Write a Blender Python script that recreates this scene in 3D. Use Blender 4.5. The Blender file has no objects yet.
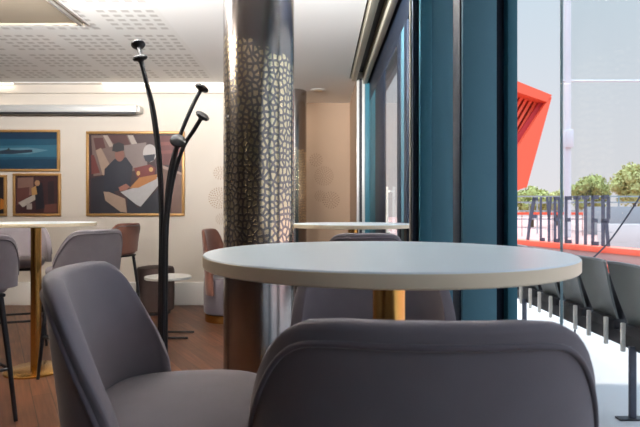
import bpy, bmesh, math, random
from math import sin, cos, pi, radians as R, sqrt
from mathutils import Vector, Matrix, noise

random.seed(7)
scn = bpy.context.scene
COL = scn.collection
HC, F = 1.20, 525.0                      # eye height, focal length in pixels (640 wide)


def at(px, py, y):
    """point of the place seen at pixel (px, py) at distance y in front of the camera"""
    return Vector(((px - 320) * y / F, y, HC - (py - 210) * y / F))


def srgb(r, g, b):
    def c(v):
        v /= 255.0
        return v / 12.92 if v <= .04045 else ((v + .055) / 1.055) ** 2.4
    return (c(r), c(g), c(b), 1.0)


# ---------------------------------------------------------------- materials
def mat(name, color, rough=.5, metal=0., sheen=0., coat=0., spec=.5, noise_amt=0., noise_scale=30., bump=0., bump_scale=200., emit=0.):
    m = bpy.data.materials.new(name)
    m.use_nodes = True
    nt = m.node_tree
    N, L = nt.nodes, nt.links
    b = N['Principled BSDF']
    b.inputs['Base Color'].default_value = color
    b.inputs['Roughness'].default_value = rough
    b.inputs['Metallic'].default_value = metal
    b.inputs['Specular IOR Level'].default_value = spec
    b.inputs['Coat Weight'].default_value = coat
    if sheen:
        b.inputs['Sheen Weight'].default_value = sheen
        b.inputs['Sheen Roughness'].default_value = .4
    if emit:
        b.inputs['Emission Color'].default_value = color
        b.inputs['Emission Strength'].default_value = emit
    if noise_amt or bump:
        tc = N.new('ShaderNodeTexCoord')
    if noise_amt:
        nz = N.new('ShaderNodeTexNoise')
        nz.inputs['Scale'].default_value = noise_scale
        nz.inputs['Detail'].default_value = 4
        L.new(tc.outputs['Object'], nz.inputs['Vector'])
        mx = N.new('ShaderNodeMix')
        mx.data_type = 'RGBA'
        mx.inputs[6].default_value = tuple(c * (1 - noise_amt) for c in color[:3]) + (1,)
        mx.inputs[7].default_value = tuple(min(1, c * (1 + noise_amt)) for c in color[:3]) + (1,)
        L.new(nz.outputs['Fac'], mx.inputs[0])
        L.new(mx.outputs[2], b.inputs['Base Color'])
    if bump:
        n2 = N.new('ShaderNodeTexNoise')
        n2.inputs['Scale'].default_value = bump_scale
        L.new(tc.outputs['Object'], n2.inputs['Vector'])
        bp = N.new('ShaderNodeBump')
        bp.inputs['Strength'].default_value = bump
        bp.inputs['Distance'].default_value = .002
        L.new(n2.outputs['Fac'], bp.inputs['Height'])
        L.new(bp.outputs['Normal'], b.inputs['Normal'])
    return m


def glass_mat():
    m = bpy.data.materials.new('clear_glass')
    m.use_nodes = True
    nt = m.node_tree
    N, L = nt.nodes, nt.links
    for n in list(N):
        N.remove(n)
    out = N.new('ShaderNodeOutputMaterial')
    tr = N.new('ShaderNodeBsdfTransparent')
    tr.inputs['Color'].default_value = (.985, .995, .995, 1)
    gl = N.new('ShaderNodeBsdfGlossy')
    gl.inputs['Roughness'].default_value = .01
    lw = N.new('ShaderNodeLayerWeight')
    lw.inputs['Blend'].default_value = .5
    p5 = math_node(N, L, 'POWER', lw.outputs['Facing'], 5)
    fr = math_node(N, L, 'ADD', math_node(N, L, 'MULTIPLY', p5, .55), .03)
    mx = N.new('ShaderNodeMixShader')
    L.new(fr, mx.inputs[0])
    L.new(tr.outputs[0], mx.inputs[1])
    L.new(gl.outputs[0], mx.inputs[2])
    L.new(mx.outputs[0], out.inputs['Surface'])
    return m


def wood_floor():
    m = bpy.data.materials.new('oak_planks')
    m.use_nodes = True
    nt = m.node_tree
    N, L = nt.nodes, nt.links
    b = N['Principled BSDF']
    tc = N.new('ShaderNodeTexCoord')
    mp = N.new('ShaderNodeMapping')
    mp.inputs['Rotation'].default_value = (0, 0, R(58))
    L.new(tc.outputs['Object'], mp.inputs['Vector'])
    br = N.new('ShaderNodeTexBrick')
    br.inputs['Scale'].default_value = 1
    br.inputs['Brick Width'].default_value = 1.1
    br.inputs['Row Height'].default_value = .11
    br.inputs['Mortar Size'].default_value = .0025
    br.inputs['Color1'].default_value = srgb(124, 80, 54)
    br.inputs['Color2'].default_value = srgb(92, 56, 38)
    br.inputs['Mortar'].default_value = srgb(45, 28, 20)
    L.new(mp.outputs[0], br.inputs['Vector'])
    m2 = N.new('ShaderNodeMapping')
    m2.inputs['Scale'].default_value = (2.5, 40, 1)
    L.new(mp.outputs[0], m2.inputs['Vector'])
    nz = N.new('ShaderNodeTexNoise')
    nz.inputs['Scale'].default_value = 1.2
    nz.inputs['Detail'].default_value = 6
    L.new(m2.outputs[0], nz.inputs['Vector'])
    rp = N.new('ShaderNodeValToRGB')
    rp.color_ramp.elements[0].position = .3
    rp.color_ramp.elements[0].color = (.45, .42, .4, 1)
    rp.color_ramp.elements[1].position = .7
    rp.color_ramp.elements[1].color = (1, 1, 1, 1)
    L.new(nz.outputs['Fac'], rp.inputs[0])
    mx = N.new('ShaderNodeMix')
    mx.data_type = 'RGBA'
    mx.blend_type = 'MULTIPLY'
    mx.inputs[0].default_value = 1
    L.new(br.outputs['Color'], mx.inputs[6])
    L.new(rp.outputs[0], mx.inputs[7])
    L.new(mx.outputs[2], b.inputs['Base Color'])
    b.inputs['Roughness'].default_value = .42
    return m


def math_node(N, L, op, a, b=None, c=None):
    n = N.new('ShaderNodeMath')
    n.operation = op
    for i, v in enumerate((a, b, c)):
        if v is None:
            continue
        if isinstance(v, (int, float)):
            n.inputs[i].default_value = v
        else:
            L.new(v, n.inputs[i])
    return n.outputs[0]


def perforated_ceiling():
    """white plasterboard tiles, each with a field of small dark slots"""
    m = bpy.data.materials.new('perforated_plasterboard')
    m.use_nodes = True
    nt = m.node_tree
    N, L = nt.nodes, nt.links
    b = N['Principled BSDF']
    b.inputs['Roughness'].default_value = .9
    tc = N.new('ShaderNodeTexCoord')
    sp = N.new('ShaderNodeSeparateXYZ')
    L.new(tc.outputs['Object'], sp.inputs[0])
    x, y = sp.outputs[0], sp.outputs[1]
    fx = math_node(N, L, 'FRACT', math_node(N, L, 'MULTIPLY', x, 1 / .10))
    fy = math_node(N, L, 'FRACT', math_node(N, L, 'MULTIPLY', y, 1 / .10))
    hx = math_node(N, L, 'LESS_THAN', fx, .62)
    hy = math_node(N, L, 'LESS_THAN', fy, .5)
    # solid margins between tiles
    tx = math_node(N, L, 'FRACT', math_node(N, L, 'MULTIPLY', x, 1 / .60))
    ty = math_node(N, L, 'FRACT', math_node(N, L, 'MULTIPLY', y, 1 / .60))
    mx_ = math_node(N, L, 'LESS_THAN', tx, .83)
    my_ = math_node(N, L, 'LESS_THAN', ty, .83)
    h = math_node(N, L, 'MULTIPLY', math_node(N, L, 'MULTIPLY', hx, hy), math_node(N, L, 'MULTIPLY', mx_, my_))
    mx = N.new('ShaderNodeMix')
    mx.data_type = 'RGBA'
    mx.inputs[6].default_value = srgb(232, 232, 229)
    mx.inputs[7].default_value = srgb(200, 198, 194)
    L.new(h, mx.inputs[0])
    L.new(mx.outputs[2], b.inputs['Base Color'])
    return m


def column_metal():
    """bronze sheet with a field of shard-shaped openings lined in pale gold"""
    m = bpy.data.materials.new('shard_pattern_bronze')
    m.use_nodes = True
    nt = m.node_tree
    N, L = nt.nodes, nt.links
    b = N['Principled BSDF']
    tc = N.new('ShaderNodeTexCoord')
    sp = N.new('ShaderNodeSeparateXYZ')
    L.new(tc.outputs['Object'], sp.inputs[0])
    ang = math_node(N, L, 'ARCTAN2', sp.outputs[1], sp.outputs[0])
    arc = math_node(N, L, 'MULTIPLY', ang, .19)
    cb = N.new('ShaderNodeCombineXYZ')
    L.new(arc, cb.inputs[0])
    L.new(math_node(N, L, 'MULTIPLY', sp.outputs[2], .8), cb.inputs[1])
    vo = N.new('ShaderNodeTexVoronoi')
    vo.voronoi_dimensions = '2D'
    vo.feature = 'DISTANCE_TO_EDGE'
    vo.inputs['Scale'].default_value = 36
    vo.inputs['Randomness'].default_value = .85
    L.new(cb.outputs[0], vo.inputs['Vector'])
    hole = math_node(N, L, 'GREATER_THAN', vo.outputs['Distance'], .20)
    # upper limit of the pattern wanders around the column
    nz = N.new('ShaderNodeTexNoise')
    nz.inputs['Scale'].default_value = 18
    L.new(cb.outputs[0], nz.inputs['Vector'])
    lim = math_node(N, L, 'ADD', 1.99, math_node(N, L, 'MULTIPLY', nz.outputs['Fac'], .12))
    lim = math_node(N, L, 'SUBTRACT', lim, math_node(N, L, 'MULTIPLY', sp.outputs[0], .40))
    below = math_node(N, L, 'LESS_THAN', sp.outputs[2], lim)
    hole = math_node(N, L, 'MULTIPLY', hole, below)
    hole = math_node(N, L, 'MULTIPLY', hole, math_node(N, L, 'GREATER_THAN', sp.outputs[2], .95))
    mx = N.new('ShaderNodeMix')
    mx.data_type = 'RGBA'
    mx.inputs[6].default_value = srgb(158, 152, 150)
    mx.inputs[7].default_value = srgb(246, 230, 196)
    L.new(hole, mx.inputs[0])
    L.new(mx.outputs[2], b.inputs['Base Color'])
    rr = N.new('ShaderNodeMix')
    rr.inputs[2].default_value = .22
    rr.inputs[3].default_value = .18
    L.new(hole, rr.inputs[0])
    L.new(rr.outputs[0], b.inputs['Roughness'])
    b.inputs['Metallic'].default_value = 1.0
    bp = N.new('ShaderNodeBump')
    bp.invert = True
    bp.inputs['Strength'].default_value = .5
    bp.inputs['Distance'].default_value = .003
    L.new(hole, bp.inputs['Height'])
    L.new(bp.outputs['Normal'], b.inputs['Normal'])
    return m


M = dict(
    wall=mat('cream_wall_paint', srgb(202, 193, 182), .85, bump=.05, bump_scale=300),
    tan=mat('tan_wall_paint', srgb(166, 142, 120), .8, bump=.05, bump_scale=300),
    ceil=mat('white_ceiling_paint', srgb(236, 236, 234), .9),
    perf=perforated_ceiling(),
    charcoal=mat('charcoal_wall_paint', srgb(70, 66, 64), .85),
    recess=mat('taupe_ceiling_paint', srgb(150, 138, 120), .9),
    floor=wood_floor(),
    white=mat('white_paint', srgb(232, 230, 226), .6),
    grey_alu=mat('silver_aluminium', srgb(196, 196, 194), .4, metal=.3),
    dark=mat('black_rubber', srgb(24, 26, 34), .6),
    navy=mat('navy_aluminium', srgb(28, 38, 54), .5, spec=.2),
    teal=mat('teal_aluminium', srgb(80, 124, 140), .55, spec=.3, noise_amt=.05, noise_scale=6),
    teal_b=mat('bright_teal_aluminium', srgb(50, 104, 120), .5, spec=.3),
    rail=mat('pale_olive_aluminium', srgb(176, 172, 156), .5),
    glass=glass_mat(),
    lam=mat('white_laminate', srgb(222, 234, 240), .32, noise_amt=.015, noise_scale=8),
    edge=mat('cream_edge_band', srgb(228, 212, 184), .45),
    brass=mat('brushed_brass', srgb(214, 166, 92), .26, metal=1., noise_amt=.06, noise_scale=12),
    velvet=mat('taupe_grey_velvet', srgb(114, 107, 112), .9, sheen=.15, noise_amt=.12, noise_scale=14, bump=.12, bump_scale=500),
    piping=mat('taupe_grey_piping', srgb(96, 88, 94), .8, sheen=.3),
    brownv=mat('brown_velvet', srgb(110, 68, 54), .85, sheen=.3, noise_amt=.12, noise_scale=14),
    darkv=mat('dark_brown_velvet', srgb(58, 42, 38), .85, sheen=.05, noise_amt=.12, noise_scale=14),
    black=mat('black_powder_coat', srgb(18, 20, 27), .48),
    steel=mat('galvanised_steel', srgb(240, 238, 230), .45),
    col=column_metal(),
    gold=mat('gilt_wood', srgb(170, 130, 78), .4, metal=.35),
    decal=mat('bronze_foil', srgb(150, 120, 88), .5, metal=.3),
    decal2=mat('taupe_foil', srgb(116, 88, 66), .5, metal=.3),
    led=mat('warm_led', (1, .88, .70, 1), .5, emit=7.5),
    led_off=mat('led_diffuser', srgb(206, 188, 160), .5),
    concrete=mat('pale_concrete', srgb(206, 198, 194), .9, noise_amt=.06, noise_scale=3),
    pave=mat('blue_grey_paving', srgb(184, 182, 182), .75, noise_amt=.06, noise_scale=4),
    seat=mat('charcoal_plastic', srgb(112, 118, 116), .45, noise_amt=.05, noise_scale=5),
    seatd=mat('black_plastic', srgb(34, 35, 40), .5),
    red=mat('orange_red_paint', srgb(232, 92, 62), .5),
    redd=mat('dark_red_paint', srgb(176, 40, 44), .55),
    letter=mat('slate_grey_letter_paint', srgb(70, 75, 90), .5),
    grey=mat('weathered_grey_metal', srgb(150, 155, 158), .6),
    mast=mat('white_upright_paint', srgb(206, 206, 210), .5),
    mast_d=mat('grey_teal_cable_duct', srgb(120, 150, 160), .5),
    leaf=mat('olive_foliage', srgb(162, 162, 96), .9, noise_amt=.45, noise_scale=1.6),
    leaf2=mat('yellow_green_foliage', srgb(180, 174, 112), .9, noise_amt=.45, noise_scale=1.6),
    bark=mat('bark', srgb(96, 80, 62), .9),
    pink=mat('pink_tarmac', srgb(172, 132, 124), .9, noise_amt=.05, noise_scale=.5),
)


# ---------------------------------------------------------------- mesh helpers
class MB:
    def __init__(self):
        self.bm = bmesh.new()

    def box(self, lo, hi, bevel=0., mi=0, rot=None, seg=2):
        lo, hi = Vector(lo), Vector(hi)
        r = bmesh.ops.create_cube(self.bm, size=1)
        vs = r['verts']
        c, s = (lo + hi) / 2, hi - lo
        for v in vs:
            v.co = Vector((v.co.x * s.x, v.co.y * s.y, v.co.z * s.z))
        fs = list({f for v in vs for f in v.link_faces})
        for f in fs:
            f.material_index = mi
        if bevel:
            es = list({e for v in vs for e in v.link_edges})
            rb = bmesh.ops.bevel(self.bm, geom=es, offset=bevel, segments=seg, affect='EDGES', profile=.5)
            vs = list({v for f in rb['faces'] for v in f.verts} | {v for v in vs if v.is_valid})
            for f in {f for v in vs for f in v.link_faces}:
                f.material_index = mi
        mtx = Matrix.Translation(c) @ (rot.to_4x4() if rot else Matrix.Identity(4))
        for v in vs:
            v.co = mtx @ v.co
        return self

    def tube(self, pts, rad, n=10, mi=0, caps=True, closed=False):
        """swept round tube through points; rad is a number or one per point"""
        pts = [Vector(p) for p in pts]
        k = len(pts)
        rs = rad if isinstance(rad, (list, tuple)) else [rad] * k
        rings = []
        prev = None
        for i, p in enumerate(pts):
            if closed:
                t = (pts[(i + 1) % k] - pts[i - 1]).normalized()
            else:
                t = (pts[min(i + 1, k - 1)] - pts[max(i - 1, 0)]).normalized()
            if prev is None:
                a = Vector((0, 0, 1)) if abs(t.z) < .9 else Vector((1, 0, 0))
                u = t.cross(a).normalized()
            else:
                u = (prev - t * prev.dot(t)).normalized()
            prev = u
            w = t.cross(u)
            rings.append([self.bm.verts.new(p + (u * cos(2 * pi * j / n) + w * sin(2 * pi * j / n)) * rs[i]) for j in range(n)])
        m = k if closed else k - 1
        for i in range(m):
            a, b = rings[i], rings[(i + 1) % k]
            for j in range(n):
                f = self.bm.faces.new((a[j], a[(j + 1) % n], b[(j + 1) % n], b[j]))
                f.material_index = mi
        if caps and not closed:
            self.bm.faces.new(rings[0][::-1]).material_index = mi
            self.bm.faces.new(rings[-1]).material_index = mi
        return self

    def lathe(self, prof, n=48, center=(0, 0, 0), mi=0, axis=None):
        """revolve (radius, height) profile; first and last points are capped when radius > 0"""
        c = Vector(center)
        q = Vector((0, 0, 1)).rotation_difference(Vector(axis)) if axis is not None else None
        rings = []
        for r, z in prof:
            ring = []
            for j in range(n):
                v = Vector((r * cos(2 * pi * j / n), r * sin(2 * pi * j / n), z))
                if q:
                    v = q @ v
                ring.append(self.bm.verts.new(c + v))
            rings.append(ring)
        for i in range(len(rings) - 1):
            a, b = rings[i], rings[i + 1]
            for j in range(n):
                f = self.bm.faces.new((a[j], a[(j + 1) % n], b[(j + 1) % n], b[j]))
                f.material_index = mi
        self.bm.faces.new(rings[0][::-1]).material_index = mi
        self.bm.faces.new(rings[-1]).material_index = mi
        return self

    def prism(self, poly, depth, mi=0):
        """poly: list of 3-D points in one plane, extruded by the vector depth"""
        d = Vector(depth)
        a = [self.bm.verts.new(Vector(p)) for p in poly]
        b = [self.bm.verts.new(Vector(p) + d) for p in poly]
        n = len(poly)
        fs = [self.bm.faces.new(a[::-1]), self.bm.faces.new(b)]
        for i in range(n):
            fs.append(self.bm.faces.new((a[i], a[(i + 1) % n], b[(i + 1) % n], b[i])))
        for f in fs:
            f.material_index = mi
        return self

    def quad(self, pts, mi=0):
        f = self.bm.faces.new([self.bm.verts.new(Vector(p)) for p in pts])
        f.material_index = mi
        return self

    def build(self, name, mats, parent=None, loc=None, smooth=40):
        if not isinstance(mats, (list, tuple)):
            mats = [mats]
        bmesh.ops.recalc_face_normals(self.bm, faces=self.bm.faces)
        me = bpy.data.meshes.new(name)
        self.bm.to_mesh(me)
        self.bm.free()
        for m in mats:
            me.materials.append(m)
        if smooth:
            me.polygons.foreach_set('use_smooth', [True] * len(me.polygons))
            me.set_sharp_from_angle(angle=R(smooth))
        o = bpy.data.objects.new(name, me)
        COL.objects.link(o)
        if parent:
            o.parent = parent
        if loc is not None:
            o.location = loc
        return o


def tag(o, label, cat, group=None):
    o['label'] = label
    o['category'] = cat
    if group:
        o['group'] = group
    return o


def thing(name, label, cat, loc=(0, 0, 0), rz=0., group=None):
    o = bpy.data.objects.new(name, None)
    o.empty_display_size = .1
    COL.objects.link(o)
    o.location = loc
    o.rotation_euler = (0, 0, rz)
    return tag(o, label, cat, group)


def struct(o):
    o['kind'] = 'structure'
    return o


def copy_tree(o, parent=None):
    c = o.copy()
    COL.objects.link(c)
    if parent:
        c.parent = parent
    for ch in list(o.children):
        copy_tree(ch, c)
    return c


def bez(pts, n=24):
    """smooth path through control points (Catmull-Rom)"""
    P = [Vector(p) for p in pts]
    P = [P[0] * 2 - P[1]] + P + [P[-1] * 2 - P[-2]]
    out = []
    segs = len(P) - 3
    per = max(2, n // segs)
    for i in range(segs):
        a, b, c, d = P[i:i + 4]
        for k in range(per):
            t = k / per
            out.append(.5 * ((2 * b) + (c - a) * t + (2 * a - 5 * b + 4 * c - d) * t * t + (3 * b - a - 3 * c + d) * t ** 3))
    out.append(P[-2])
    return out


# ---------------------------------------------------------------- room shell
ZC = 2.80            # ceiling
YB = 6.70            # back wall
YA = 7.85            # alcove wall
XL, YR = -5.5, -4.0
YW = -1.0             # near end of the glazing  # left and rear walls, outside the frame
XW = .62             # window line

b = MB()
b.box((XL, YR, -.1), (XW + .04, YA, 0))
struct(b.build('floor', M['floor'], smooth=0))

b = MB()
b.box((-1.29, YR, ZC), (.358, YA, ZC + .25), mi=0)
b.box((-2.0, YR, ZC), (-1.29, 6.40, ZC + .25), mi=1)
b.box((XL, 4.56, ZC), (-2.0, 6.40, ZC + .25), mi=1)
b.box((XL, 4.54, ZC + .001), (-2.0, 4.56, ZC + .25), mi=2)
b.box((XL, 6.40, ZC), (-1.29, YB + .1, ZC + .25), mi=0)
b.box((XL, YR, ZC + .015), (-2.0, 4.55, ZC + .25), mi=2)
b.box((.358, YR, ZC + .08), (XW + .1, 6.4, ZC + .25), mi=3)
b.box((.358, 6.4, ZC), (XW + .1, YA, ZC + .25), mi=0)
struct(b.build('ceiling', [M['ceil'], M['perf'], M['recess'], M['dark']], smooth=0))

b = MB()
b.box((-2.015, YR, ZC - .012), (-1.985, 4.54, ZC + .02), bevel=.004)
b.box((-2.09, YR, ZC - .004), (-2.06, 4.54, ZC + .02), bevel=.003)
struct(b.build('trim_1', M['white']))

b = MB()
b.box((XL, YB, 0), (-.72, YB + .1, ZC))
struct(b.build('wall_back', M['wall'], smooth=0))
b = MB()
b.box((XL, YB - .035, ZC - .115), (-.72, YB, ZC), bevel=.006)
struct(b.build('trim_2', M['wall']))
b = MB()
b.box((-.82, YA, 0), (XW, YA + .1, ZC))
struct(b.build('wall_alcove', M['tan'], smooth=0))
b = MB()
b.box((-.82, YB + .1, 0), (-.72, YA, ZC))
struct(b.build('wall_alcove_side', M['tan'], smooth=0))
b = MB()
b.box((XL - .1, YR, 0), (XL, YB + .1, ZC + .2))
struct(b.build('wall_left', M['charcoal'], smooth=0))
b = MB()
b.box((XL - .1, YR - .1, 0), (XW + .1, YR, ZC + .2))
struct(b.build('wall_rear', M['charcoal'], smooth=0))
b = MB()
b.box((XL, YB - .09, 0), (-.72, YB, .285), bevel=.008)
struct(b.build('baseboard_back', M['white']))
# solid end of the window wall, tan on its room side
b = MB()
b.box((.447, 6.40, 0), (XW + .1, YA, ZC), mi=0)
b.box((.60, YR, 0), (XW + .1, YW, 2.52), mi=1)
struct(b.build('wall_right', [M['tan'], M['charcoal']], smooth=0))
b = MB()
b.box((.447, 6.375, 0), (.478, 6.40, ZC), bevel=.004, mi=0)
b.box((.478, 6.385, 0), (.512, 6.40, ZC), mi=1)
b.box((.512, 6.375, 0), (.545, 6.40, ZC), bevel=.004, mi=0)
b.box((.545, 6.36, 0), (XW, 6.40, ZC), bevel=.004, mi=2)
struct(b.build('trim_3', [M['grey_alu'], M['dark'], M['teal_b']]))
# blind rails and window head
b = MB()
b.box((.385, YR, ZC - .03), (.445, 6.40, ZC + .08), bevel=.006)
b.box((.375, YR, ZC + .0), (.385, 6.40, ZC + .02))
struct(b.build('trim_4', M['rail']))
b = MB()
b.box((.520, YR, ZC - .07), (.572, 6.40, ZC + .08), bevel=.006)
struct(b.build('trim_5', M['rail']))
b = MB()
b.box((.60, YR, 2.52), (XW + .12, 6.40, ZC + .08), bevel=.004)
struct(b.build('wall_right_header', M['navy']))

# --- window 1: the bare pane the photo looks out through
w1 = MB()
w1.box((.585, YW, 2.46), (.66, 1.70, 2.52), bevel=.003, mi=0)
w1.box((.585, YW, 0), (.66, 1.70, .05), bevel=.003, mi=0)
w1.box((.585, YW, .05), (.66, YW + .08, 2.46), bevel=.003, mi=0)
w1 = struct(w1.build('window_1', [M['teal'], M['teal_b'], M['navy']]))
g = MB()
g.box((.615, YW + .08, .05), (.621, 1.342, 2.46))
pane = g.build('pane', M['glass'], w1, smooth=0)
g = MB()
g.box((.615, 1.342, .05), (.621, 1.345, 2.46))
g.build('pane_edge', M['mast_d'], pane, smooth=0)

# --- two deep teal pilasters standing in from the glass, and the panes between them
def pilaster(name, y, xs, mis):
    b = MB()
    for (x0, x1, dy), mi in zip(xs, mis):
        b.box((x0, y + dy, 0), (x1, y + .10, 2.52), bevel=.003, mi=mi)
    return struct(b.build(name, [M['teal'], M['teal_b'], M['navy'], M['rail']]))


pilaster('trim_6', 1.70, [(.455, .461, .012), (.461, .573, .0), (.573, .606, .03), (.606, .638, -.006)], [2, 0, 2, 1])
pilaster('trim_7', 2.40, [(.424, .430, .07), (.430, .457, .03), (.457, .511, -.006), (.512, .631, .0)], [3, 2, 1, 0])
w2 = MB()
for zz in (0, 2.46):
    w2.box((.62, 1.80, zz), (.68, 2.40, zz + .06), mi=0)
    w2.box((.62, 2.50, zz), (.68, 3.60, zz + .06), mi=0)
w2 = struct(w2.build('window_2', [M['navy']]))
for y0, y1 in ((1.80, 2.40), (2.50, 3.60)):
    g = MB()
    g.box((.645, y0, .06), (.651, y1, 2.46))
    g.build('pane', M['glass'], w2, smooth=0)

# --- window 3: narrow far pane
w3 = MB()
w3.box((.600, 3.62, 0), (.70, 3.76, 2.52), bevel=.003, mi=0)
w3.box((.602, 3.78, 0), (.70, 3.90, 2.52), bevel=.003, mi=1)
w3.box((.600, 3.92, 0), (.70, 4.09, 2.52), bevel=.003, mi=0)
w3.box((.635, 3.60, 0), (.70, 4.09, 2.52), mi=0)
w3.box((.600, 4.86, 0), (.612, 5.70, 2.52), bevel=.003, mi=0)
w3.box((.602, 5.70, 0), (.66, 6.38, 2.52), bevel=.003, mi=2)
w3.box((.600, 4.09, 2.49), (.70, 4.86, 2.52), mi=0)
w3.box((.600, 4.09, 0), (.70, 4.86, .06), mi=0)
w3 = struct(w3.build('window_3', [M['navy'], M['teal'], M['teal_b']]))
g = MB()
g.box((.602, 4.09, .06), (.608, 4.86, 2.49))
g.build('pane', M['glass'], w3, smooth=0)
g = MB()
g.tube([(.575, 4.50, .95), (.575, 4.50, 1.40)], .010)
for zz in (1.0, 1.35):
    g.box((.570, 4.49, zz), (.602, 4.51, zz + .02), bevel=.004)
g.build('window_handle', M['steel'], w3)

# ceiling fittings: warm LED lines along the back wall, one downlight
def led_line(x0, x1, mname, label):
    t = thing('led_line', label, 'ceiling light', ((x0 + x1) / 2, 6.62, ZC))
    h = (x1 - x0) / 2
    b = MB()
    b.box((-h, -.045, -.010), (h, -.022, .0))
    b.box((-h, .022, -.010), (h, .045, .0))
    b.build('housing', M['white'], t)
    b = MB()
    b.box((-h, -.022, -.006), (h, .022, .0), bevel=.002)
    b.build('diffuser', M[mname], t)
    return t


led_line(-2.74, -.80, 'led', 'long lit LED line along the ceiling edge above the large cabin picture')
led_line(-5.3, -3.88, 'led', 'lit LED line over the projection screen at the left end of the ceiling edge')
led_line(-3.86, -2.76, 'led_off', 'unlit beige stretch of LED line between the two lit ones above the projection screen')

t = thing('ceiling_downlight', 'small round flush downlight on the ceiling by the brown far column', 'ceiling light', (at(318, 92, 6.9).x, 7.0, ZC))
b = MB()
b.lathe([(.062, -.012), (.095, -.008), (.100, 0)], 32)
b.build('trim_ring', M['grey_alu'], t)
b = MB()
b.lathe([(.058, -.014), (.06, -.011)], 24)
b.build('lens', M['led_off'], t)

# projection screen casing on the back wall
t = thing('projection_screen', 'long rolled-up projection screen casing on the wall above the pictures', 'screen', (0, 0, 0))
p0, p1 = at(-60, 105, 6.55), at(137, 112.5, 6.55)
b = MB()
b.box((p0.x, 6.52, p1.z), (p1.x, 6.70, p0.z), bevel=.012)
b.build('casing', M['grey_alu'], t)
b = MB()
b.box((p0.x, 6.53, p1.z - .018), (p1.x - .02, 6.58, p1.z + .003), bevel=.004)
b.build('bottom_bar', M['black'], t)
b = MB()
b.box((p1.x, 6.55, p1.z + .01), (p1.x + .03, 6.70, p0.z - .005), bevel=.004)
b.build('bracket', M['grey_alu'], t)


# ---------------------------------------------------------------- pictures
def print_mat(c, cache={}):
    if c not in cache:
        cache[c] = mat('print_ink_%d' % len(cache), tuple(v * .55 for v in srgb(*c)[:3]) + (1,), .5, noise_amt=.10, noise_scale=25)
    return cache[c]


def ell(cx, cy, rx, ry, n=20):
    return [(cx + rx * cos(2 * pi * i / n), cy + ry * sin(2 * pi * i / n)) for i in range(n)]


def picture(label, group, x0, y0, x1, y1, fw, shapes, bg):
    """framed print on the back wall, corners in photo pixels; shapes: list of (colour, polygon) in photo pixels"""
    Y = YB
    a, c = at(x0, y1, Y), at(x1, y0, Y)
    t = thing('framed_picture', label, 'picture', ((a.x + c.x) / 2, Y, a.z), group=group)
    o = Vector(t.location)
    w = fw * Y / F
    b = MB()
    for lo, hi in (((a.x, a.z), (c.x, a.z + w)), ((a.x, c.z - w), (c.x, c.z)),
                   ((a.x, a.z + w), (a.x + w, c.z - w)), ((c.x - w, a.z + w), (c.x, c.z - w))):
        b.box(Vector((lo[0], Y - .035, lo[1])) - o, Vector((hi[0], Y, hi[1])) - o, bevel=.005)
    b.build('frame', M['gold'], t)
    b = MB()
    cols = [bg]
    b.box(Vector((a.x + w, Y - .016, a.z + w)) - o, Vector((c.x - w, Y - .004, c.z - w)) - o)
    k = 0
    lx, hx = a.x + w, c.x - w
    lz, hz = a.z + w, c.z - w
    for colr, poly in shapes:
        if colr not in cols:
            cols.append(colr)
        k += 1
        pts = []
        for (px, py) in poly:
            q = at(px, py, Y)
            pts.append(Vector((min(max(q.x, lx), hx), Y - .016 - .0004 * k, min(max(q.z, lz), hz))) - o)
        b.quad(pts, mi=cols.index(colr))
    b.build('print', [print_mat(c_) for c_ in cols], t, smooth=0)
    return t


def crop(pts, ox, oy, s):
    return [(ox + x / s, oy + y / s) for x, y in pts]


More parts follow.
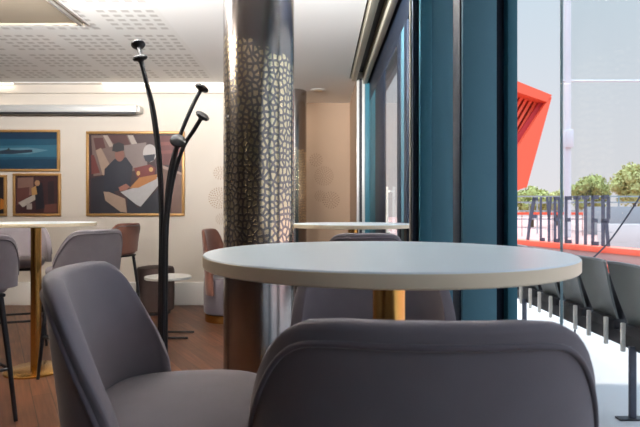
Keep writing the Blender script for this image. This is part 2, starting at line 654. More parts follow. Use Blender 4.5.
C1 = lambda *p: crop(p, 80, 120, 4.27)
big = [
    ((128, 104, 96), C1((50, 66), (230, 66), (290, 210), (60, 240))),
    ((86, 40, 38), C1((120, 66), (200, 66), (220, 110), (150, 110))),
    ((186, 168, 156), C1((100, 66), (120, 66), (146, 112), (128, 116))),
    ((196, 182, 172), C1((205, 66), (228, 66), (248, 105), (226, 112))),
    ((92, 44, 42), C1((60, 78), (100, 76), (112, 120), (70, 130))),
    ((176, 148, 128), C1((70, 130), (92, 120), (134, 200), (116, 236), (100, 236))),
    ((120, 50, 44), C1((50, 150), (62, 150), (88, 226), (52, 232))),
    ((148, 130, 126), C1((184, 110), (285, 96), (290, 200), (212, 206))),
    ((112, 46, 42), C1((322, 68), (440, 68), (440, 196), (335, 190))),
    ((140, 66, 58), C1((335, 96), (440, 92), (440, 106), (335, 110))),
    ((140, 66, 58), C1((335, 132), (440, 128), (440, 142), (335, 146))),
    ((210, 200, 196), C1(*ell(300, 142, 29, 38))),
    ((34, 40, 58), C1((272, 152), (324, 146), (318, 172), (300, 180), (282, 176))),
    ((124, 92, 80), C1((345, 195), (440, 236), (440, 400), (330, 400))),
    ((100, 70, 62), C1((385, 214), (398, 220), (392, 400), (378, 400))),
    ((176, 146, 134), C1((345, 190), (440, 226), (440, 236), (345, 204))),
    ((26, 22, 38), C1((50, 250), (110, 236), (200, 400), (50, 400))),
    ((20, 24, 46), C1((108, 210), (150, 168), (200, 160), (228, 200), (216, 290), (120, 312), (104, 296))),
    ((150, 96, 82), C1(*ell(172, 150, 20, 28))),
    ((30, 26, 32), C1((140, 132), (144, 106), (168, 96), (190, 104), (192, 130), (160, 138))),
    ((22, 26, 44), C1((205, 320), (250, 376), (300, 330), (350, 280), (352, 400), (205, 400))),
    ((200, 196, 196), C1((176, 308), (232, 290), (345, 240), (340, 276), (262, 370), (244, 362))),
    ((124, 38, 34), C1((234, 206), (300, 190), (326, 206), (320, 236), (246, 246))),
    ((196, 128, 66), C1((214, 292), (256, 246), (332, 232), (330, 252), (252, 290))),
    ((226, 180, 110), C1(*ell(252, 228, 8, 10, 10))),
    ((226, 180, 110), C1(*ell(306, 212, 9, 10, 10))),
    ((170, 110, 92), C1((168, 288), (200, 272), (216, 286), (200, 300), (174, 304))),
    ((178, 150, 130), C1((104, 306), (128, 308), (196, 336), (204, 396), (176, 392), (112, 344))),
]
picture('large square gilt framed picture of a man in navy seated over a table of food', None,
        87, 131.5, 185, 216, 2.6, big, (64, 30, 34))
C2 = lambda *p: crop(p, 0, 90, 3.05)
blue = [
    ((30, 92, 120), C2((-110, 150), (175, 150), (175, 215), (-110, 215))),
    ((58, 122, 148), C2((-110, 172), (175, 168), (175, 204), (-110, 206))),
    ((112, 160, 178), C2((-110, 182), (90, 176), (150, 184), (90, 196), (-110, 198))),
    ((40, 60, 80), C2((-10, 188), (24, 182), (60, 184), (100, 182), (102, 190), (40, 196), (0, 196))),
    ((60, 66, 72), C2((20, 186), (30, 176), (34, 186))),
    ((18, 70, 100), C2((-110, 214), (175, 210), (175, 240), (-110, 240))),
]
picture('wide gilt framed picture of a blue sea and sky hung above two small pictures', None,
        -38, 130, 60.5, 171.5, 2.4, blue, (14, 58, 88))
small = [
    ((150, 112, 98), C2((56, 268), (104, 266), (104, 318), (56, 334))),
    ((108, 60, 54), C2((54, 300), (92, 296), (90, 344), (54, 350))),
    ((200, 190, 180), C2((58, 344), (108, 318), (114, 332), (72, 358))),
    ((26, 26, 40), C2((108, 300), (118, 280), (132, 284), (138, 360), (112, 366))),
    ((196, 150, 110), C2(*ell(116, 284, 8, 9, 12))),
    ((210, 160, 96), C2((98, 300), (112, 292), (116, 318), (100, 322))),
    ((40, 26, 34), C2((148, 280), (166, 278), (168, 360), (150, 362))),
    ((180, 168, 160), C2((84, 346), (100, 346), (100, 364), (84, 364))),
    ((120, 70, 60), C2((140, 350), (176, 346), (176, 374), (136, 374))),
]
picture('small gilt framed picture of a dark figure standing at a pale table', None,
        14, 173.5, 61.5, 216, 2.4, small, (70, 34, 38))
small2 = [
    ((120, 66, 40), C2((-60, 290), (-10, 280), (0, 340), (-60, 350))),
    ((226, 140, 50), C2((4, 330), (18, 336), (20, 360), (2, 366))),
    ((40, 30, 34), C2((-90, 320), (-40, 300), (-30, 370), (-90, 370))),
]
picture('small gilt framed dark picture with an orange glow cut by the edge of the photo', None,
        -40, 175, 7.5, 216, 2.4, small2, (34, 24, 28))


# floral foil decals on the walls: rings of small petals
def rosette(b, c, r, n_ring):
    for k in range(1, n_ring + 1):
        rr = r * k / n_ring
        m = max(6, int(5.2 * k))
        for j in range(m):
            a = 2 * pi * (j + .5 * (k % 2)) / m
            p = (c[0] + rr * cos(a), c[1] + rr * sin(a))
            l, w = r / n_ring * .36, r / n_ring * .24
            u = (cos(a), sin(a))
            v = (-u[1], u[0])
            pts = []
            for i in range(8):
                q = 2 * pi * i / 8
                pts.append((p[0] + u[0] * l * cos(q) + v[0] * w * sin(q), 0, p[1] + u[1] * l * cos(q) + v[1] * w * sin(q)))
            b.prism(pts, (0, -.002, 0))


def decal(label, Y, px, py, rp_, nr, m):
    p = at(px, py, Y)
    b = MB()
    rosette(b, (0, 0), rp_ * Y / F, nr)
    o = b.build('wall_decal', m, loc=(p.x, Y - .0005, p.z), smooth=0)
    return tag(o, label, 'wall decal', 'dotted flower decals')


decal('largest dotted flower decal on the cream wall left of the thick column', YB, 219, 198, 10, 5, M['decal'])
decal('small dotted flower decal above the largest one left of the thick column', YB, 220, 173, 6, 3, M['decal'])
decal('small dotted flower decal under the largest one left of the thick column', YB, 221, 219, 5, 3, M['decal'])
decal('largest dotted flower decal on the tan alcove wall', YA, 324, 176, 9, 5, M['decal2'])
decal('dotted flower decal low on the right of the tan alcove wall', YA, 331, 200, 8, 4, M['decal2'])
decal('small dotted flower decal highest on the tan alcove wall', YA, 316, 160, 6, 3, M['decal2'])
decal('small dotted flower decal low beside the far brown column on tan wall', YA, 320, 196, 5, 3, M['decal2'])


# ---------------------------------------------------------------- columns
def column(label, px, Y, r):
    x = (px - 320) * Y / F
    t = thing('round_column', label, 'column', (x, Y, 0))
    b = MB()
    b.lathe([(r, .06), (r, 1.2), (r, ZC)], 96)
    b.build('cladding', M['col'], t)
    b = MB()
    b.lathe([(r + .006, 0), (r + .006, .055), (r, .062)], 64)
    b.build('plinth', M['black'], t)
    return t


column('thick bronze column with bright shard pattern standing behind the large round table', 259, 2.85, .19)
column('slimmer looking brown and gold column at the far alcove behind the thick one', 292.5, 7.1, .19)


# ---------------------------------------------------------------- bar tables
def bar_table(label, x, y, r, ztop, th=.0265, shift=0.):
    t = thing('bar_table', label, 'table', (x, y, 0), group=None)
    b = MB()
    e = .0025
    b.lathe([(r - e, ztop - th), (r, ztop - th + e), (r, ztop - e - .0005), (r - .0006, ztop - e)], 128, mi=1)
    b.build('edge_band', [M['lam'], M['edge']], t)
    b = MB()
    b.lathe([(r - .002, ztop - .004), (r - .0006, ztop - .0022), (r - .0025, ztop)], 128)
    b.build('table_top', M['lam'], t)
    b = MB()
    b.lathe([(.0365, .016), (.0365, ztop - th - .008)], 40, center=(shift, 0, 0))
    b.build('pole', M['brass'], t)
    b = MB()
    b.lathe([(.12, ztop - th - .010), (.12, ztop - th)], 32, center=(shift, 0, 0))
    b.build('mounting_plate', M['black'], t)
    b = MB()
    b.lathe([(.215, 0), (.215, .010), (.205, .016), (.04, .020)], 64, center=(shift, 0, 0))
    b.build('base', M['brass'], t)
    return t


ZT = 1.1075
bar_table('large pale round table with a brass pole in the middle behind the dark stool back', 64 * 1.17 / F, 1.17, .395, ZT, shift=.011)
bar_table('high round table with a brass pole and foot under the framed pictures', at(36, 0, 3.93).x, 3.93, .42, ZT)
bar_table('high round table seen edge-on past the thick column by the windows', at(353, 0, 3.60).x, 3.60, .41, ZT)

# ---------------------------------------------------------------- bar stools
ST = .80     # seat height


def shell_point(th, z, off=0., A=.245, B=.128, lean=.035, yb=-.055):
    """surface of the curved back; th from the middle of the back, off = offset outwards"""
    k = (z - ST) / .27
    a = A - .006 * max(k, 0)
    x = (a + off) * sin(th)
    y = yb - (B + off) * cos(th) - lean * k
    return Vector((x, y, z))


RIM = [(0, 1.066), (30, 1.065), (42, 1.060), (50, 1.047), (58, 1.022), (66, .985), (75, .935), (84, .880), (92, .815)]


def rim_z(th):
    d = abs(math.degrees(th))
    for (a, za), (b_, zb) in zip(RIM, RIM[1:]):
        if d <= b_:
            t = (d - a) / (b_ - a)
            return za + (zb - za) * t
    return RIM[-1][1]


def back_shell(zbot=.755, nt=44, nz=9, th_=.036, zscale=None):
    """closed padded shell: outer skin, inner skin and a rounded rim"""
    b = MB()
    bm = b.bm
    amax = R(92)

    def P(u, v, off):
        th = amax * (2 * u - 1)
        zt = rim_z(th)
        z = zbot + (zt - zbot) * v
        return shell_point(th, z, off)
    prof = []
    for i in range(nz + 1):
        prof.append((i / nz * .955, th_ / 2))
    for a in (60, 30, 0, -30, -60):
        prof.append((.962 + .038 * cos(R(a)), th_ / 2 * sin(R(a))))
    for i in range(nz, -1, -1):
        prof.append((i / nz * .955, -th_ / 2))
    grid = []
    for i in range(nt + 1):
        u = i / nt
        # round the two end edges by squeezing thickness
        e = min(u, 1 - u)
        sq = sqrt(max(0, 1 - (1 - min(1, e / .03)) ** 2)) if e < .03 else 1
        grid.append([bm.verts.new(P(u, v, o * max(sq, .15))) for v, o in prof])
    m = len(prof)
    for i in range(nt):
        for j in range(m - 1):
            bm.faces.new((grid[i][j], grid[i + 1][j], grid[i + 1][j + 1], grid[i][j + 1]))
        bm.faces.new((grid[i][m - 1], grid[i + 1][m - 1], grid[i + 1][0], grid[i][0]))
    bm.faces.new(grid[0])
    bm.faces.new(grid[-1][::-1])
    return b


def rim_path(inset, off, n=80, lo=.80):
    """line on the shell running parallel to its rim"""
    A = .245
    th = [R(-90 + 180 * i / n) for i in range(n + 1)]
    q = [Vector((A * t, rim_z(t))) for t in th]
    out = []
    for i in range(n + 1):
        d = (q[min(i + 1, n)] - q[max(i - 1, 0)]).normalized()
        p = q[i] + Vector((d.y, -d.x)) * inset
        if p.y > lo:
            out.append(p)
    # smooth
    for _ in range(4):
        out = [out[0]] + [(out[i - 1] + out[i] * 2 + out[i + 1]) / 4 for i in range(1, len(out) - 1)] + [out[-1]]
    return [shell_point(p.x / A, p.y, off) for p in out]


def make_stool(label, fabric, group=None):
    t = thing('bar_stool', label, 'bar stool', group=group)
    # seat cushion: rounded, slightly domed
    b = MB()
    bm = b.bm
    n = 56
    prof = [(.80, -.075), (.93, -.070), (.985, -.055), (1.0, -.036), (.985, -.016), (.94, -.004), (.85, .001), (.6, .006), (.3, .009), (.05, .010)]
    rings = []
    for s, dz in prof:
        ring = []
        for j in range(n):
            a = 2 * pi * j / n
            ca, sa = cos(a), sin(a)
            p = 3.0
            rr = (abs(ca) ** p + abs(sa) ** p) ** (-1 / p)
            ring.append(bm.verts.new((ca * rr * .214 * s, .010 + sa * rr * .196 * s, ST + dz)))
        rings.append(ring)
    for i in range(len(rings) - 1):
        for j in range(n):
            bm.faces.new((rings[i][j], rings[i][(j + 1) % n], rings[i + 1][(j + 1) % n], rings[i + 1][j]))
    bm.faces.new(rings[0][::-1])
    bm.faces.new(rings[-1])
    b.build('seat', M[fabric], t, smooth=60)
    sh = back_shell().build('backrest', M[fabric], t, smooth=70)
    b = MB()
    b.tube(rim_path(.031, .0190), .0046, 8)
    b.build('piping', M['piping'], sh, smooth=80)
    # frame
    b = MB()
    b.box((-.17, -.15, ST - .094), (.17, .17, ST - .074), bevel=.006)
    b.build('seat_frame', M['black'], t)
    tops = [(-.145, .15), (.145, .15), (.145, -.13), (-.145, -.13)]
    feet = [(-.205, .205), (.205, .205), (.205, -.195), (-.205, -.195)]
    for (ax, ay), (bx, by) in zip(tops, feet):
        b = MB()
        b.tube([(ax, ay, ST - .08), ((ax + bx) / 2, (ay + by) / 2, ST / 2), (bx, by, 0.002)], [.017, .0145, .011], 14)
        b.build('leg', M['black'], t)
    k = 1 - .30 / (ST - .08)
    c = [Vector((tx + (fx - tx) * k, ty + (fy - ty) * k, .30)) for (tx, ty), (fx, fy) in zip(tops, feet)]
    for i in range(4):
        b = MB()
        b.tube([c[i], c[(i + 1) % 4]], .0095, 10)
        b.build('footrest_bar', M['black'], t)
    return t


GR = 'bar stools at the high tables'
stool = make_stool('dark stool whose padded back with piping fills the bottom of the photo', 'velvet', GR)
# back centre sits at local y = -.22-.05*...; stand it so that the rim is at distance .66
stool.scale = (1, 1, .9945)
stool.location = (.131 + .022, .61 + .27, 0)
stool.rotation_euler = (0, 0, R(-2.5))
places = [
    (-.287, 1.065, R(-82), 'velvet', 'blue-grey stool with its seat facing the big table, left of the dark stool back'),
    (.165, 1.60, R(177), 'velvet', 'stool on the far side of the big table, seen under its top'),
    (.262, 3.28, R(3), 'velvet', 'stool with a dark rounded back tucked under the table by the windows'),
    (at(80, 0, 3.75).x, 3.78, R(58), 'velvet', 'grey stool right of the brass pole under the framed pictures'),
    (at(112, 0, 5.5).x, 5.55, R(72), 'brownv', 'brownish stool near the back wall behind the grey one under the large picture'),
    (at(-50, 0, 2.85).x, 2.95, R(50), 'velvet', 'pale grey stool cut off at the left edge of the photo'),
    (at(10, 0, 4.3).x, 4.38, R(200), 'velvet', 'shadowed stool behind the brass-footed table under small pictures'),
]
for x, y, rz, fab, lab in places:
    o = copy_tree(stool)
    o.scale = (1, 1, 1)
    o.location = (x, y, 0)
    o.rotation_euler = (0, 0, rz)
    o['label'] = lab
    if lab.startswith('blue-grey'):
        o.scale = (1.0, 1.0, 1.022)
    if fab != 'velvet':
        for ch in o.children:
            if ch.name.split('.')[0] in ('seat', 'backrest'):
                ch.data = ch.data.copy()
                ch.data.materials[0] = M[fab]

# ---------------------------------------------------------------- coat stand
Yc = 2.90
cs = thing('coat_stand', 'tall black coat stand of bent rods with round knobs left of the thick column', 'coat stand', (at(163, 0, Yc).x, Yc, 0))
o = Vector(cs.location)
b = MB()
b.lathe([(.19, 0), (.19, .012), (.18, .018), (.03, .022)], 48)
b.build('base', M['black'], cs)


def rel(px, py, dy=0.):
    p = at(px, py, Yc + dy)
    return p - o


rods = [
    ([(159.5, 400, 0), (160, 300, 0), (161, 215, 0), (158.5, 160, .0), (152, 110, .03), (144, 73, .08), (138.5, 46, .14)], (138, 43)),
    ([(161.5, 400, -.02), (162, 300, -.02), (162, 215, -.02), (160, 160, -.02), (154, 112, -.03), (146.5, 82, -.05), (140.5, 60, -.07)], (140, 57.5)),
    ([(164, 400, .0), (164, 300, .0), (165, 225, .0), (170, 172, .0), (180, 136, .02), (192, 107, .04), (201, 89.5, .06)], (203, 86.5)),
    ([(165.5, 400, -.02), (166, 300, -.02), (167, 225, -.02), (173, 180, -.03), (183, 148, -.05), (194, 130, -.08), (201.5, 117.5, -.1)], (204, 115)),
    ([(163, 400, -.03), (163.5, 300, -.035), (164.5, 230, -.04), (168.5, 190, -.06), (174, 160, -.09), (177, 147, -.13), (177.7, 142, -.16)], (178, 140.5)),
]
for ctrl, kn in rods:
    pts = bez([rel(*c) for c in ctrl], 30)
    pts = [Vector((pts[0].x, pts[0].y, .018))] + pts
    b = MB()
    b.tube(pts, .0115, 12)
    rod = b.build('rod', M['black'], cs)
    d = (pts[-1] - pts[-3]).normalized()
    b = MB()
    b.lathe([(.012, -.012), (.018, -.004), (.034, 0), (.040, .008), (.038, .017), (.026, .024), (.006, .027)], 28, center=pts[-1], axis=d)
    b.build('knob', M['black'], rod)

# ---------------------------------------------------------------- lounge furniture by the back wall
t = thing('tub_chair', 'brown high-backed tub chair on a brass plinth beside the thick column', 'armchair', (at(227, 0, 5.75).x, 5.76, 0), R(-100))
b = MB()
b.lathe([(.235, .085), (.25, .10), (.255, .3), (.25, .46), (.235, .475), (.05, .485)], 48)
b.build('seat', M['piping'], t)
b = MB()
b.lathe([(.238, 0), (.238, .08), (.23, .085)], 48)
b.build('plinth', M['brass'], t)
b = back_shell(zbot=.70)
for v in b.bm.verts:
    v.co = Vector((v.co.x * 1.12, v.co.y * 1.1, .30 + (v.co.z - .70) * 1.9))
b.build('backrest', M['brownv'], t, smooth=70)

t = thing('side_table', 'low round side table on a thin sled foot near the back wall', 'table', (at(168, 0, 5.0).x, 5.0, 0))
zt = HC - 66 * 5.0 / F
b = MB()
b.lathe([(.212, zt - .024), (.216, zt - .02), (.216, zt - .004), (.212, zt)], 56)
b.build('table_top', M['grey_alu'], t)
b = MB()
b.tube([(.0, -.06, zt - .03), (.0, -.06, .02)], .012)
b.build('post', M['black'], t)
b = MB()
b.tube([(.22, -.12, .012), (-.05, -.12, .012), (-.05, .12, .012), (.22, .12, .012)], .010)
b.tube([(-.05, -.06, .012), (.02, -.06, .012)], .010)
b.build('sled_foot', M['black'], t)

t = thing('pouf', 'dark brown round pouf behind the low side table', 'pouf', (at(155, 0, 6.1).x, 6.12, 0))
b = MB()
b.lathe([(.18, .03), (.21, .05), (.215, .28), (.215, .50), (.20, .535), (.12, .55), (.02, .555)], 48)
b.build('cushion', M['darkv'], t)
b = MB()
b.lathe([(.17, 0), (.17, .03)], 40)
b.build('foot_ring', M['black'], t)

# ---------------------------------------------------------------- outside
GZ = -.12
b = MB()
b.box((XW + .12, YR, GZ - .2), (4.2, 16, GZ))
struct(b.build('terrace', M['pave'], smooth=0))
b = MB()
b.box((-60, -10, -1.6), (140, 200, -1.4))
struct(b.build('ground', M['pink'], smooth=0))
# unseen roof slab, added and sized to cast the shadow on the terrace
b = MB()
b.box((XW + .10, YR, 6.20), (5.2, 7.15, 6.40), bevel=.02)
struct(b.build('unseen_shade_roof', M['white']))
# outer wall above the windows and roof of the building
b = MB()
b.box((XL - .1, YR - .1, ZC + .25), (XW + .12, YA + .1, 6.40))
struct(b.build('roof', M['white'], smooth=0))

# stadium seats on a beam
XS = 1.95
bt = thing('seat_beam', 'steel beam on a slim end post carrying the row of dark tip-up seats', 'seat beam', (XS, 3.31, GZ))
b = MB()
b.box((.03, -.75, .43), (.11, 2.6, .52), bevel=.006)
b.build('beam', M['seatd'], bt)
for yy in (0, 1.75):
    b = MB()
    b.box((.0, yy - .013, .005), (.04, yy + .013, .46), bevel=.004)
    lg = b.build('leg', M['grey'] if False else M['letter'], bt)
    b = MB()
    b.box((-.075, yy - .03, .0), (.13, yy + .03, .012), bevel=.003)
    b.build('foot_plate', M['seatd'], lg)


def make_seat():
    t = thing('stadium_seat', '', 'stadium seat')
    # tip-up back: curved plastic panel leaning towards the building, wider at the top
    b = MB()
    bm = b.bm
    nu, nv = 12, 8

    def S(u, v, off):
        w = (.150 + .055 * v) * (1 if v < .93 else 1 - .05 * (v - .93) / .07)
        y = (2 * u - 1) * w
        x = .09 - .115 * v + .025 * (2 * u - 1) ** 2 * -1 + .03 * (v - .5) ** 2 + off
        return Vector((x, y, .575 + .40 * v))
    fr = [[bm.verts.new(S(i / nu, j / nv, -.008)) for j in range(nv + 1)] for i in range(nu + 1)]
    bk = [[bm.verts.new(S(i / nu, j / nv, .008)) for j in range(nv + 1)] for i in range(nu + 1)]
    for i in range(nu):
        for j in range(nv):
            bm.faces.new((fr[i][j], fr[i + 1][j], fr[i + 1][j + 1], fr[i][j + 1]))
            bm.faces.new((bk[i][j], bk[i][j + 1], bk[i + 1][j + 1], bk[i + 1][j]))
        bm.faces.new((fr[i][0], bk[i][0], bk[i + 1][0], fr[i + 1][0]))
        bm.faces.new((fr[i][nv], fr[i + 1][nv], bk[i + 1][nv], bk[i][nv]))
    for j in range(nv):
        bm.faces.new((fr[0][j], fr[0][j + 1], bk[0][j + 1], bk[0][j]))
        bm.faces.new((fr[nu][j], bk[nu][j], bk[nu][j + 1], fr[nu][j + 1]))
    b.build('backrest', M['seat'], t, smooth=50)
    b = MB()
    b.tube([S(i / nu, 1, 0) + Vector((0, 0, .001)) for i in range(nu + 1)], .010, 8)
    b.build('top_rim', M['grey'], t)
    b = MB()
    b.box((.10, -.155, .50), (.16, .155, .86), bevel=.02, rot=Matrix.Rotation(R(8), 3, 'Y'))
    b.build('tipped_seat', M['seatd'], t)
    b = MB()
    b.box((.03, -.175, .50), (.11, .175, .58), bevel=.012)
    b.build('hinge_box', M['seatd'], t)
    for s in (-1, 1):
        b = MB()
        b.box((-.004, s * .115 - .012, .405), (.022, s * .115 + .012, .59), bevel=.005)
        br = b.build('bracket', M['steel'], t)
    return t


seat = make_seat()
SL = ['nearest dark tip-up seat outside, cut by the right edge of the photo',
      'second dark tip-up seat along the beam, right of the table edge',
      'third dark tip-up seat along the beam, half behind the table edge',
      'fourth dark tip-up seat along the beam, seen below the table top',
      'fifth dark tip-up seat along the beam, small beneath the table top',
      'farthest dark tip-up seat along the beam next to the teal frame']
for i in range(6):
    s_ = seat if i == 0 else copy_tree(seat)
    s_.location = (XS, 3.28 + .432 * i, GZ)
    s_['label'] = SL[i]
    s_['group'] = 'tip-up seats on the terrace'

# dark cable rising from behind the seats
b = MB()
b.tube(bez([(at(574, 270, 4.4).x, 4.4, GZ + .008), at(576, 300, 4.4), at(579, 270, 4.4), at(593, 258, 4.4), at(608, 243, 4.4), at(622, 224, 4.4), at(634, 206, 4.4), at(650, 180, 4.4), at(665, 150, 4.4)], 30), .007, 8)
tag(b.build('cable', M['letter']), 'thin dark cable curving up behind the tip-up seats', 'cable')

# ---- letters FLY BETTER on a red plinth, running away from the terrace
A0 = Vector((4.83 * 2, 12.2 * 2, 0))
A1 = Vector((5.50 * 2, 10.05 * 2, 0))
dirv = (A1 - A0)
LEN = dirv.length
dirv.normalize()
sign = thing('letter_sign', 'tall slate-grey letters reading FLY BETTER on a red plinth outside', 'sign', (A0.x, A0.y, 0), math.atan2(dirv.y, dirv.x))
zb, zh = -.20, 1.98


def fx(px):
    """distance along the sign seen at pixel px"""
    k = (px - 320) / F
    return (k * A0.y - A0.x) / (dirv.x - k * dirv.y)


def letter(ch, p0, p1):
    x0, x1 = fx(p0), fx(p1)
    w = x1 - x0
    s = w * .36           # stroke
    hs = .16
    b = MB()
    d = .04

    def bar(xa, za, xb, zb_, th):
        a, c = Vector((xa, 0, za)), Vector((xb, 0, zb_))
        t_ = (c - a).normalized()
        n_ = Vector((-t_.z, 0, t_.x)) * th / 2
        b.prism([a - n_ + Vector((0, -d / 2, 0)), c - n_ + Vector((0, -d / 2, 0)), c + n_ + Vector((0, -d / 2, 0)), a + n_ + Vector((0, -d / 2, 0))], (0, d, 0))
    z0, z1 = zb, zb + zh
    zm = (z0 + z1) / 2
    L_, R_ = x0 + s / 2, x1 - s / 2
    if ch == 'F':
        bar(x0 - .05, z0, x0 + .10, zm - .05, s * .8)
        bar(x0 + .10, zm - .1, x0 + w * .72, z1, s)
        bar(x0 + w * .5, z1 - hs / 2, x1 + .06, z1 - hs / 2, hs)
        bar(x0 + w * .42, zm + .12, x1 - w * .05, zm + .12, hs)
    if ch in 'LEBR':
        bar(L_, z0, L_, z1, s)
    if ch in 'LE':
        bar(x0, z0 + hs / 2, x1, z0 + hs / 2, hs)
    if ch == 'E':
        bar(x0, z1 - hs / 2, x1, z1 - hs / 2, hs)
        bar(x0, zm, x1 - w * .15, zm, hs)
    if ch == 'Y':
        xm = (x0 + x1) / 2
        bar(xm, z0, xm, zm + .1, s)
        bar(xm, zm, L_, z1, s)
        bar(xm, zm, R_, z1, s)
    if ch == 'T':
        xm = (x0 + x1) / 2
        bar(xm, z0, xm, z1, s)
        bar(x0, z1 - hs / 2, x1, z1 - hs / 2, hs)
    if ch in 'BR':
        bar(x0, z1 - hs / 2, x1 - w * .12, z1 - hs / 2, hs)
        bar(x0, zm, x1 - w * .12, zm, hs)
        bar(R_, zm + .06, R_, z1 - .08, s)
    if ch == 'B':
        bar(x0, z0 + hs / 2, x1 - w * .12, z0 + hs / 2, hs)
        bar(R_, z0 + .08, R_, zm - .06, s)
    if ch == 'R':
        bar(L_ + s, zm, R_, z0, s)
    bmesh.ops.translate(b.bm, verts=b.bm.verts, vec=(0, 0, 0))
    b.build('letter', M['letter'], sign, smooth=0)


for ch, p0, p1 in (('F', 528.5, 537.0), ('L', 540, 544.6), ('Y', 546.2, 551.8), ('B', 553.8, 560.4), ('E', 565, 571.5), ('T', 573.5, 580.5),
                   ('T', 582, 589), ('E', 591.5, 598.5), ('R', 601.5, 610)):
    letter(ch, p0, p1)
b = MB()
b.box((-1.2, -.35, zb - .22), (LEN + 2.5, .35, zb), bevel=.02)
b.build('plinth', M['red'], sign)
b = MB()
b.box((-1.2, -.30, -1.45 - 0), (LEN + 2.5, .30, zb - .22), bevel=.01)
b.build('plinth_wall', M['pink'], sign)
b = MB()
b.tube([(-.4, .16, zb + .55), (LEN + .1, .16, zb + .55)], .012, 8)
b.tube([(-.4, .16, zb + 1.7), (LEN + .1, .16, zb + 1.7)], .012, 8)
for k in range(7):
    xk = -.1 + k * (LEN / 6)
    b.tube([(xk, .16, zb), (xk, .16, zb + 1.75)], .012, 8)
b.build('support_rack', M['grey'], sign)

# red kerbs and barriers of the ground beyond
def wall_run(name, label, cat, pA, pB, z0, z1, th, m):
    pA, pB = Vector(pA), Vector(pB)
    d = pB - pA
    b = MB()
    b.box((0, -th / 2, z0), (d.length, th / 2, z1), bevel=.01)
    o = b.build(name, m, loc=(pA.x, pA.y, 0))
    o.rotation_euler = (0, 0, math.atan2(d.y, d.x))
    return tag(o, label, cat)


wall_run('barrier', 'low orange-red barrier lying in front of the letter sign', 'barrier', (6.6, 16.6), (11.5, 13.6), -.62, -.42, .3, M['red'])
rb = wall_run('barrier', 'long thin red railing far behind the letter sign', 'barrier', (14, 52), (26, 52), .72, .98, .3, M['red'])
for k in range(5):
    b = MB()
    b.box((k * 3 - .03, -.03, -1.4), (k * 3 + .03, .03, .72))
    b.build('barrier_post', M['pink'], rb, smooth=0)
wall_run('barrier', 'orange-red barrier to the right of the letter sign', 'barrier', (12.2, 21.5), (16.5, 18.6), -.78, -.60, .4, M['red'])
wall_run('concrete_wall', 'pale concrete wall to the right behind the letter sign', 'wall', (17, 32), (34, 32), -1.4, .35, .4, M['concrete'])
wall_run('grandstand_block', 'long grey block below the trees at the right', 'building', (29, 55), (60, 55), -1.4, 1.55, 4, M['grey'])

# perimeter fence below the trees
fn = thing('perimeter_fence', 'long grey railing in front of the trees', 'fence', (18, 58, -1.4))
for zz in (1.6, 2.5, 3.45, 4.1):
    b = MB()
    b.box((0, -.04, zz - .07), (60, .04, zz + .07))
    b.build('rail', M['grey'], fn, smooth=0)
for k in range(21):
    b = MB()
    b.box((k * 3 - .06, -.06, 0), (k * 3 + .06, .06, 4.2))
    b.build('fence_post', M['grey'], fn, smooth=0)

# slim pale upright with a box and a level line
ms = thing('mast', 'slim white upright with a small box and a level white line running right', 'mast', (at(567.5, 0, 50).x, 50, -1.4))
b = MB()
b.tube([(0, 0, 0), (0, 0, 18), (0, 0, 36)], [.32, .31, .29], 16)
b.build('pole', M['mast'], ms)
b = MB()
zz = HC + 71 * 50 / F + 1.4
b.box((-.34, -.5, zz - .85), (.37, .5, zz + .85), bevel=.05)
b.build('small_box', M['mast'], ms)
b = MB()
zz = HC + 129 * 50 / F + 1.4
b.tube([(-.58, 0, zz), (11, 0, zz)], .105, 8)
b.build('level_line', M['mast'], ms)
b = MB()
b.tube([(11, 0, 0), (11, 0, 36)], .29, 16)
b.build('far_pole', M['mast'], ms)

# orange red roof corner with slatted soffit
Yr = 40.
rs = thing('roof_corner', 'pointed orange-red stand roof corner with slats showing past the teal frame', 'stand roof', (0, Yr, 0))


def rp(px, py, y=Yr):
    q = at(px, py, y)
    return Vector((q.x, q.y - Yr, q.z))


b = MB()
b.prism([rp(552, 96.5), rp(527, 187), rp(500, 197), rp(500, 173), rp(517, 148), rp(546, 103)], (0, 5, 0))
b.build('gable_panel', M['red'], rs, smooth=0)
b = MB()
b.prism([rp(552, 95), rp(547, 102), rp(440, 66), rp(440, 50)], (0, 5, 0))
b.build('top_beam', M['red'], rs, smooth=0)
b = MB()
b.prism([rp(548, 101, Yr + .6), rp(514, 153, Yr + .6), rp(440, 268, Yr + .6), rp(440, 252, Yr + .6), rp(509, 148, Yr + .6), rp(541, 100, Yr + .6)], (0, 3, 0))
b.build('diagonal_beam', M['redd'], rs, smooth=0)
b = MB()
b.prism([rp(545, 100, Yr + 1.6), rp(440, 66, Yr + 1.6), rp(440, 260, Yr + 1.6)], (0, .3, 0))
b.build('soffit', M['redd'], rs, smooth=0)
for k in range(14):
    xa = 541 - k * 4.6
    b = MB()
    ya = 100 - k * 1.5
    b.prism([rp(xa, ya, Yr + 1.0), rp(xa + 2.6, ya + .8, Yr + 1.0), rp(xa - 17.4 + 0 - k * 1.2, ya + 36 + k * 1.8, Yr + 1.0), rp(xa - 20 - k * 1.2, ya + 36 + k * 1.8, Yr + 1.0)], (0, .5, 0))
    b.build('slat', M['red'], rs, smooth=0)
b = MB()
b.box((rp(478, 0).x, .5, -1.4), (rp(492, 0).x, 4, rp(0, 200).z + 1.0), bevel=.05)
b.build('support_pier', M['red'], rs)


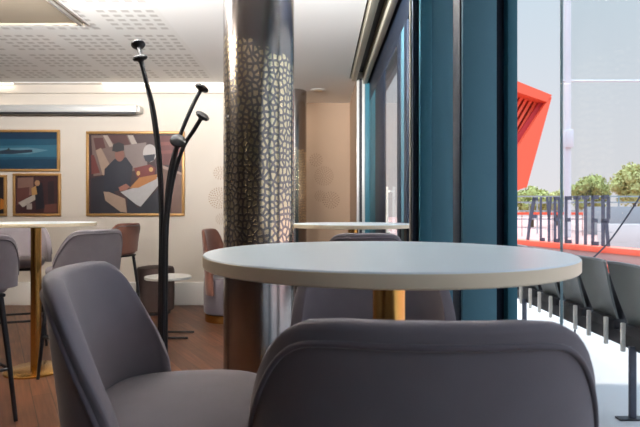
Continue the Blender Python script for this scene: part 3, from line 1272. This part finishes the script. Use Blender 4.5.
# trees
def tree(label, px, ytop, wpx, Y, m, seed):
    rnd = random.Random(seed)
    top = at(px, ytop, Y)
    w = wpx * Y / F / 2
    base = -1.4
    h = top.z - base
    t = thing('tree', label, 'tree', (top.x, Y, base), group='trees beyond the ground')
    b = MB()
    b.tube([(0, 0, 0), (.1, 0, h * .4), (0, 0, h * .7)], [.28, .2, .1], 10)
    b.build('trunk', M['bark'], t)
    b = MB()
    for k in range(30):
        a, rr = rnd.uniform(0, 2 * pi), sqrt(rnd.random())
        cz = h * (.46 + .42 * rnd.random())
        q = w * rnd.uniform(.26, .46)
        c = Vector((cos(a) * rr * (w - q * .8), sin(a) * rr * (w - q * .8), min(cz, h - q * .8 - .25 * rr * rr * h)))
        r = bmesh.ops.create_icosphere(b.bm, subdivisions=2, radius=q * .72)
        for v in r['verts']:
            v.co = v.co * (1 + .3 * noise.noise(v.co * 2 + Vector((k, seed, 0)))) + c
        for _ in range(150):
            d = Vector((rnd.gauss(0, 1), rnd.gauss(0, 1), rnd.gauss(0, 1))).normalized()
            p = c + d * q * rnd.uniform(.72, 1.08)
            n_ = (d + Vector((rnd.gauss(0, .6), rnd.gauss(0, .6), rnd.gauss(0, .6)))).normalized()
            u = n_.orthogonal().normalized()
            v_ = n_.cross(u)
            l = w * rnd.uniform(.05, .09)
            b.quad([p - u * l, p - v_ * l * .6, p + u * l, p + v_ * l * .6])
    b.build('crown', m, t, smooth=180)


tree('round olive tree beside the tall yellowish one, beyond the letters', 589, 170, 38, 64, M['leaf'], 1)
tree('tall yellowish tree at the right edge of the photo', 634, 159, 46, 74, M['leaf2'], 2)
tree('low hazy tree beneath the point of the red roof corner', 532, 186, 40, 80, M['leaf'], 3)
tree('low pale tree between the red roof corner and the round olive tree', 557, 188, 24, 88, M['leaf2'], 4)

# ---------------------------------------------------------------- light
w = bpy.data.worlds.new('sky')
scn.world = w
w.use_nodes = True
N, L = w.node_tree.nodes, w.node_tree.links
bg = N['Background']
tc = N.new('ShaderNodeTexCoord')
sp = N.new('ShaderNodeSeparateXYZ')
L.new(tc.outputs['Generated'], sp.inputs[0])
cr = N.new('ShaderNodeValToRGB')
e = cr.color_ramp.elements
e[0].position = 0.
e[0].color = (.80, .775, .80, 1)
e[1].position = 1.
e[1].color = (4.0, 5.6, 7.2, 1)
x = cr.color_ramp.elements.new(.16)
x.color = (.74, .77, .83, 1)
x = cr.color_ramp.elements.new(.38)
x.color = (.62, .74, .84, 1)
L.new(sp.outputs[2], cr.inputs[0])
L.new(cr.outputs[0], bg.inputs[0])
bg.inputs[1].default_value = .75


def light(kind, name, loc, target, energy, color, size=None, size_y=None, angle=None):
    l = bpy.data.lights.new(name, kind)
    l.energy = energy
    l.color = color
    if kind == 'AREA':
        l.shape = 'RECTANGLE'
        l.size, l.size_y = size, size_y
    if kind == 'SUN':
        l.angle = angle
    o = bpy.data.objects.new(name, l)
    COL.objects.link(o)
    o.location = loc
    o.rotation_euler = (Vector(target) - Vector(loc)).to_track_quat('-Z', 'Y').to_euler()
    return o


light('SUN', 'sun', (3.5, 5, 10), (0, 0, 0), 3.0, (1, .95, .87), angle=R(.6))
WARM = (1, .90, .78)
light('AREA', 'added_ceiling_fill', (-3.2, 2.6, ZC - .01), (-3.2, 2.6, 0), 45, WARM, 1.8, 1.2)  # fill lamp added under the unseen part of the ceiling to lift the room
light('AREA', 'added_ceiling_fill', (-.60, 7.35, ZC - .03), (-.45, 7.5, 0), 5, WARM, .2, .2)  # small fill lamp added out of sight behind the thick column, brightens the alcove


def added_uplight(label, x, y, z, w, d, energy, tilt):  # fill uplight on a hung tray, added above the view to brighten the ceiling
    t = thing('fill_uplight', label, 'added fill light', (x, y, z))
    b = MB()
    b.box((-w / 2 - .02, -d / 2 - .02, -.05), (w / 2 + .02, d / 2 + .02, -.012), bevel=.006)
    b.build('tray', M['white'], t)
    for sx in (-1, 1):
        b = MB()
        b.tube([(sx * w * .45, 0, -.02), (sx * w * .45, 0, ZC - z)], .002, 6)
        b.build('cord', M['steel'], t)
    light('AREA', 'fill_light', (x, y, z + .02), (x, y + tilt, z + 1.1), energy, (1, .98, .96), w, d)


added_uplight('long white uplight added out of view left of the coat stand to brighten the ceiling', -1.9, 2.7, 2.54, 2.2, .3, 310, 1.0)
added_uplight('short white uplight added out of view by the windows to brighten the ceiling', -.02, 2.50, 2.61, .5, .3, 170, 1.8)

# ---------------------------------------------------------------- camera and view
cd = bpy.data.cameras.new('camera')
cam = bpy.data.objects.new('camera', cd)
COL.objects.link(cam)
cam.location = (0, 0, HC)
cam.rotation_euler = (pi / 2, 0, 0)
cd.sensor_width = 36
cd.lens = F * 36 / 640
cd.shift_y = -3.5 / 640
cd.clip_start = .02
cd.clip_end = 500
cd.dof.use_dof = True
cd.dof.focus_distance = 1.9
cd.dof.aperture_fstop = 8.0
scn.camera = cam
vs = scn.view_settings
vs.view_transform = 'Standard'
vs.look = 'None'
vs.gamma = 1
vs.use_curve_mapping = False
vs.exposure = 0.4
